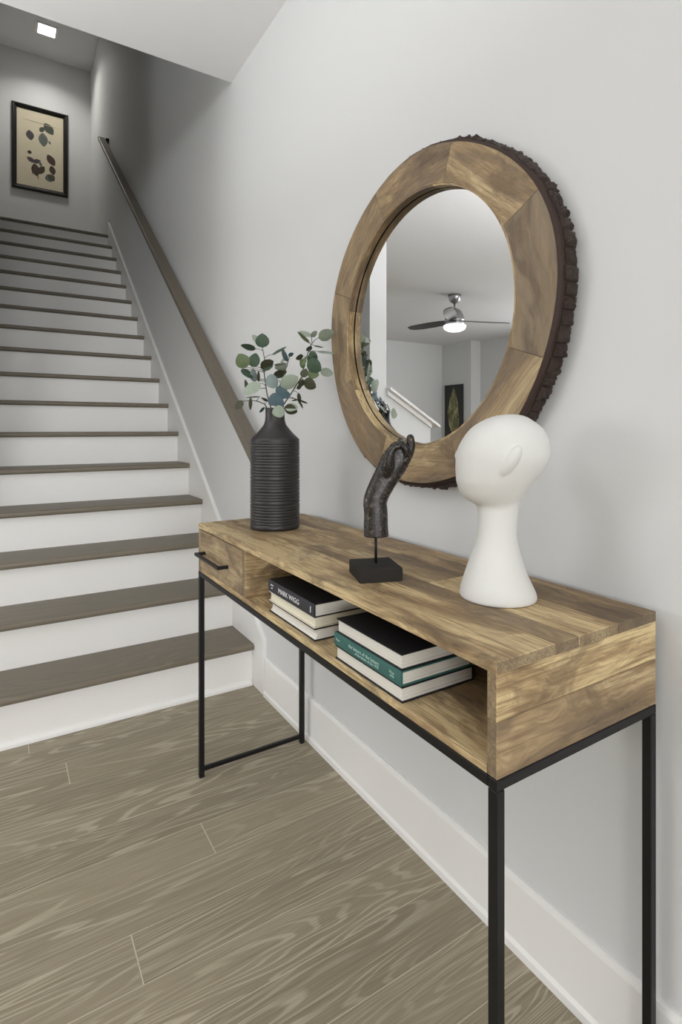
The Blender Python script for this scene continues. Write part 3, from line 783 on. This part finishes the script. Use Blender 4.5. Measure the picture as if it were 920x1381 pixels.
class Sprig:
    def __init__(s, label, path, lean=0.0):
        s.lean = lean; path = [(u, v, z_+lean*min(1, max(0, (560-v)/50))) for u, v, z_ in path]
        s.pts = [at(*p) for p in path]
        s.root = thing('eucalyptus_sprig', label, 'eucalyptus sprig', s.pts[0], 0, 'eucalyptus sprigs in the vase')
        s.V, s.F = [], []; n = len(path)
        s.samples = []
        for i in range(n-1):
            for q in range(8): s.samples.append(s.pts[i].lerp(s.pts[i+1], q/8))
        s.samples.append(s.pts[-1])
        tube_into(s.V, s.F, [p-s.pts[0] for p in s.pts], [0.0024-0.0013*i/(n-1) for i in range(n)], 6)
    def leaf(s, bu, bv, tu, tv, wpx, mi, dz=0.0, tilt=0.0, seed=0):
        """base pixel, tip pixel, visible width in pixels"""
        dz += s.lean*min(1, max(0, (560-bv)/50))
        base = at(bu, bv, dz); tip = at(tu, tv, dz+tilt)
        d = tip-base; L = d.length; d.normalize()
        true_w = max(wpx, min(20.0, 0.9*math.hypot(tu-bu, tv-bv)))/FPX*(ZV-dz)
        ratio = min(1.0, (wpx/FPX*(ZV-dz))/true_w)
        phi = math.acos(ratio)*(1 if seed % 2 else -1)
        nrm = -FWD; nrm = (nrm-d*nrm.dot(d)).normalized(); side = d.cross(nrm)
        nr = nrm*math.cos(phi)+side*math.sin(phi); sx = d.cross(nr)
        o = new_obj('leaf', leaf_mesh(L, true_w, LEAF[mi], seed), s.root)
        p = base-s.pts[0]
        o.matrix_local = Matrix(((sx.x, d.x, nr.x, p.x), (sx.y, d.y, nr.y, p.y), (sx.z, d.z, nr.z, p.z), (0, 0, 0, 1)))
        near = min(s.samples, key=lambda q: (q-base).length+0.35*max(0, q.z-base.z+0.01))
        mid = near.lerp(base, 0.5)+UP*0.003
        tube_into(s.V, s.F, [near-s.pts[0], mid-s.pts[0], base+d*0.002-s.pts[0]], [0.0011, 0.0009, 0.0007], 5)
    def done(s):
        new_obj('stem', mesh('stem', s.V, s.F, M_STEM, True), s.root)
ol, dg, pg, bg_, du, do_ = range(6)
A = Sprig('upright eucalyptus sprig with a round leaf at its tip, left of centre in the vase', [(369,590,0), (367,556,0), (360,530,.01), (356.5,505,.01), (357,485,.01), (354,469,.01)], -0.12)
for L in [(354,469,353.5,449.5,19,dg,.015,.005), (350,462,341,451,8.5,pg,-.01,.0), (345,471,324.5,466,6.5,dg,.0,.01), (332,496,322,477,20,ol,.02,.01), (340.5,495,345,476,17,dg,.005,0), (327,497,340,510,9,dg,.025,.01),
          (343,515,342,497,8,bg_,.0,0), (334,526,330,512,7,do_,-.01,0), (351,517,328,531,17,pg,.04,.01), (367,478,386.5,467,7,dg,.015,.01), (352,497,369,487,13,do_,.01,.0), (354,500,368,494,6,dg,.02,.01), (349,515,348,500,6,do_,.01,.0)]:
    A.leaf(*L, seed=random.randrange(1000))
A.done()
B = Sprig('low eucalyptus sprig hanging to the left over the rim of the vase', [(367,590,.005), (364,556,.01), (357,545,.015), (347,541,.02), (340,540,.02), (330,541,.02)], -0.10)
for L in [(328,541,317,551,11,do_,.02,.0), (338,536,337,553,7.5,do_,.02,0), (351,535,331,535.5,2.6,do_,.0,.01), (357,550,350,556,3,du,.02,.01), (362,541,352,537,4,do_,.015,.0)]:
    B.leaf(*L, seed=random.randrange(1000))
B.done()
Cc = Sprig('full eucalyptus sprig of pale blue-green leaves in the middle of the vase', [(371,590,.0), (371,556,.01), (374,530,.02), (381,510,.02), (388,490,.02), (391,478,.02)], -0.085)
for L in [(375,512,358,517,20,bg_,.045,.01), (369,508,387,501,9,do_,.01,0), (371,497,388,493,9,pg,.03,.01), (369,492,388,489,4.5,do_,.035,.0), (379,521,402,508,19,pg,.055,.015), (387,488,382,470,6,du,.02,.0), (389,480,396,476.5,4.5,du,.02,0),
          (378,489,388,481,5.5,pg,.0,.0), (374,533,386,520,16,du,.03,0), (374,530,392,534,13,du,.035,.01), (379,533,362,545,18,du,.045,.005), (372,536,381,552,15,du,.05,.01), (384,553,367,557,16.5,pg,.06,.01), (384,549,401,556,14,do_,.05,0), (385,548,402,550,12,pg,.045,.01)]:
    Cc.leaf(*L, seed=random.randrange(1000))
Cc.done()
D = Sprig('eucalyptus sprig leaning right towards the mirror, pale leaves at its tip', [(373,590,-.01), (376,556,-.005), (393,530,.0), (407,508,.01), (412,486,.01), (418,468,.01), (421,463,.01)], -0.03)
for L in [(420,453.5,404,446,8.5,pg,.01,0), (419.5,454,428,447,6,pg,.012,0), (429.5,455.5,451,448,14,pg,.015,.0), (417.5,463,400.5,447.5,3.5,ol,.0,.01), (423,466,437,468.5,3.6,do_,.01,.0), (421,468,413,473,5,do_,.01,0), (428,474,452.5,476,6.5,pg,.0,0), (419,474,426,490,12,dg,.02,.0),
          (415,487,433,500,19,dg,.03,.01), (416,479,422,492,9,dg,.022,0), (432,500,450,504,13,pg,.005,.0), (415,502,430,506,15,ol,.02,.01), (410,513,426,523,15,do_,.015,.01), (409,512,404,522,8,do_,.01,0), (410,497,405,484,8,ol,.01,0), (408,509,413,497,11,do_,.02,0), (409,480,399,484,6,do_,.01,.01), (412,482,407,493,7,ol,.02,.0),
          (403,530,405,545,4.5,do_,.0,0), (404,540,415,544.5,2.4,do_,.0,0), (404,541,409,551,2.4,do_,.0,0), (402,539,393,540,3,do_,.0,0), (401,525,407,518,5,do_,.0,0)]:
    D.leaf(*L, seed=random.randrange(1000))
D.done()

# ------------------------------------------------------------------ bronze hand on a stand
HB = Vector((-0.2935, 0.9180, CH)); HRZ = math.radians(-19.5)
hand = thing('hand_sculpture', 'dark bronze hand sculpture on a square black block, on the console', 'sculpture', HB, HRZ)
bm = bmesh.new(); add_box(bm, (-0.044, -0.046, 0.0), (0.044, 0.046, 0.0275), 0.0022, 2)
new_obj('block', bm_mesh('block', bm, M_BLOCK), hand)
rotm = Matrix.Rotation(-HRZ, 3, 'Z')
vd = Vector((HB.x-CAM.x, HB.y-CAM.y, 0)).normalized(); hr_ = Vector((vd.y, -vd.x, 0))
ZH = (HB-CAM).dot(FWD)
def hp(u, v, c=0.0):
    """measured sculpture point -> local point of the sculpture; c metres towards the viewer"""
    Z = ZH
    p = CAM + FWD*Z + RT*((u-460)/FPX*Z) + UP*(-(v-V0)/FPX*Z) - vd*c
    return rotm @ (p-HB)
pxm = ZH/FPX
V, F = [], []
rb = hp(507, 730)
tube_into(V, F, [(rb.x, rb.y, 0.026), (rb.x, rb.y, hp(507, 716).z)], 0.0029, 12)
new_obj('rod', mesh('rod', V, F, M_BLACK, True), hand)
V, F = [], []
sd = (rotm @ hr_)
def limb(pts, rads, n=20, round_end=True, round_start=False):
    P = [hp(*p) for p in pts]; Rr = [(r*pxm, r*pxm) if not isinstance(r, tuple) else (r[0]*pxm, r[1]*pxm) for r in rads]
    # smooth the chain (Catmull-Rom)
    PP, RR = [], []
    for i in range(len(P)-1):
        p0, p1, p2, p3 = P[max(i-1, 0)], P[i], P[i+1], P[min(i+2, len(P)-1)]
        for q in range(4):
            t = q/4; PP.append(0.5*((2*p1)+(p2-p0)*t+(2*p0-5*p1+4*p2-p3)*t*t+(3*p1-p0-3*p2+p3)*t**3))
            RR.append(tuple(Rr[i][k]*(1-t)+Rr[i+1][k]*t for k in (0, 1)))
    PP.append(P[-1]); RR.append(Rr[-1])
    if round_end:
        d = (PP[-1]-PP[-2]).normalized(); r = RR[-1]
        for f in (0.4, 0.7, 0.92): PP.append(P[-1]+d*r[0]*f); RR.append(tuple(x*math.sqrt(max(0.02, 1-f*f)) for x in r))
    tube_into(V, F, PP, RR, n, flat=sd)
# forearm, wrist and palm
limb([(507.5,723.5), (507,708), (507,692), (506,677), (510,664), (517,650), (526,634), (533,621), (538,611)],
     [(17.0,14), (16.4,14), (16,13.5), (16,13), (16.2,12.5), (16.8,11.5), (18.2,10.5), (19.2,10.5), (16.5,9)])
# thumb side pad and thumb
limb([(520,645,.004), (523,628,.014), (525,614,.019), (530,604,.021), (537,601,.022)], [7.5, 8, 6.6, 5.4, 4.4])
# index finger standing up on the right
limb([(545,622,.004), (551,611,.006), (554,600,.004), (553.6,590.5,.001)], [7.8, 6.8, 6.0, 5.2])
# middle finger curled over towards the thumb
limb([(540,612,-.004), (541,599,.004), (541,598,.014), (546,604,.020), (548,611,.018)], [6.2, 5.6, 5.2, 4.9, 4.2])
# ring finger, its tip peeping up behind
limb([(535,612,-.008), (538,602,-.008), (541,594.5,-.006)], [6, 5.4, 4.6])
# little finger folded behind
limb([(529,616,-.008), (531,606,-.010), (535,600,-.006), (538,603,.002)], [5.6, 5.0, 4.4, 3.8])
ho = new_obj('hand', mesh('hand', V, F, M_BRONZE, True), hand)
md = ho.modifiers.new('merge', 'REMESH'); md.mode = 'VOXEL'; md.voxel_size = 0.0013; md.use_smooth_shade = True
md = ho.modifiers.new('soften', 'SMOOTH'); md.factor = 0.5; md.iterations = 8

# ------------------------------------------------------------------ white head
hc_ = Vector((-0.172, 0.671, CH))
head = thing('mannequin_head', 'matte white abstract head on a long flared neck, on the console', 'sculpture', hc_)
hv = Vector((hc_.x-CAM.x, hc_.y-CAM.y, 0)).normalized(); hrr = Vector((hv.y, -hv.x, 0))
ZHD = (hc_-CAM).dot(FWD)
def hd(u, v, c=0.0):
    p = CAM + FWD*ZHD + RT*((u-460)/FPX*ZHD) + UP*(-(v-V0)/FPX*ZHD)
    # slide along the true lateral axis of the viewing ray, then towards the viewer by c
    q = p-hc_
    return hrr*(q.dot(hrr)) + UP*q.z - hv*c
SEC = [(558.8,684,694,8), (559.6,676,700,18), (561,668,706,26), (564,659,712,34), (570,647,721,44), (578,636,730,51), (590,626.5,736.5,57), (605,618.5,739,60), (617,616,738.5,60), (631,615,732,57), (647,615.5,720,52), (655,617,713.6,48), (665,620.5,707,42), (672,625.5,702.5,36), (677,633,700,31), (680.5,640,699.3,28), (685,643.3,698.6,26.5), (692,644.3,698,26), (704,644.8,697,26), (722,643.8,696,27), (738,640,699,30), (753,634.5,703,35), (773,628,709.5,42), (789,622.8,717,47.5), (798,620.8,721,49), (804,620.6,722,49), (807.0,622.5,720.5,47)]
def smooth_rows(R, q=5):
    out = []
    for i in range(len(R)-1):
        p0, p1, p2, p3 = R[max(i-1, 0)], R[i], R[i+1], R[min(i+2, len(R)-1)]
        for k in range(q):
            t = k/q
            out.append(tuple(0.5*(2*b+(c-a)*t+(2*a-5*b+4*c-d)*t*t+(3*b-a-3*c+d)*t**3) for a, b, c, d in zip(p0, p1, p2, p3)))
    return out+[R[-1]]
SEC = smooth_rows(SEC)
V, F = [], []; n = 64
pm = ZHD/FPX
for v, l_, r_, b in SEC:
    c = hd((l_+r_)/2, v); a_ = (r_-l_)/2*pm; b_ = b*pm
    for k in range(n):
        t = 2*math.pi*k/n; V.append(c + hrr*(math.cos(t)*a_) + hv*(math.sin(t)*b_))
for i in range(len(SEC)-1):
    for k in range(n):
        k2 = (k+1) % n; F.append((i*n+k, i*n+k2, (i+1)*n+k2, (i+1)*n+k))
F.append(tuple(range(n-1, -1, -1))); F.append(tuple((len(SEC)-1)*n+k for k in range(n)))
def ellipsoid(c, ax, rad, n1=20, n2=12):
    b = len(V)
    for i in range(n2+1):
        ph = math.pi*i/n2
        for k in range(n1):
            t = 2*math.pi*k/n1
            V.append(c + ax[0]*(rad[0]*math.sin(ph)*math.cos(t)) + ax[1]*(rad[1]*math.sin(ph)*math.sin(t)) + ax[2]*(rad[2]*math.cos(ph)))
    for i in range(n2):
        for k in range(n1):
            k2 = (k+1) % n1; F.append((b+i*n1+k, b+i*n1+k2, b+(i+1)*n1+k2, b+(i+1)*n1+k))
# ears on both sides, slanted flaps standing off behind
for sgn in (1, -1):
    c = hd(688, 619, sgn*0.0735)
    la = (hd(697.5, 604, sgn*0.070)-hd(673, 640, sgn*0.058)).normalized()
    nn = (-hv*sgn*0.80+hrr*0.60); nn = (nn-la*nn.dot(la)).normalized(); ww = la.cross(nn)
    ellipsoid(c, (la, nn, ww), (0.031, 0.0125, 0.0115))
# nose
c = hd(616.8, 613.5, -0.001); la = (hd(622, 602)-hd(614.0, 618.5)).normalized(); nn = hv; ww = la.cross(nn)
ellipsoid(c, (la, nn, ww), (0.0105, 0.0075, 0.0068))
me = mesh('head', V, F, M_WHITE, True)
ho = new_obj('head', me, head)
md = ho.modifiers.new('merge', 'REMESH'); md.mode = 'VOXEL'; md.voxel_size = 0.0016; md.use_smooth_shade = True
md = ho.modifiers.new('soften', 'SMOOTH'); md.factor = 0.5; md.iterations = 8
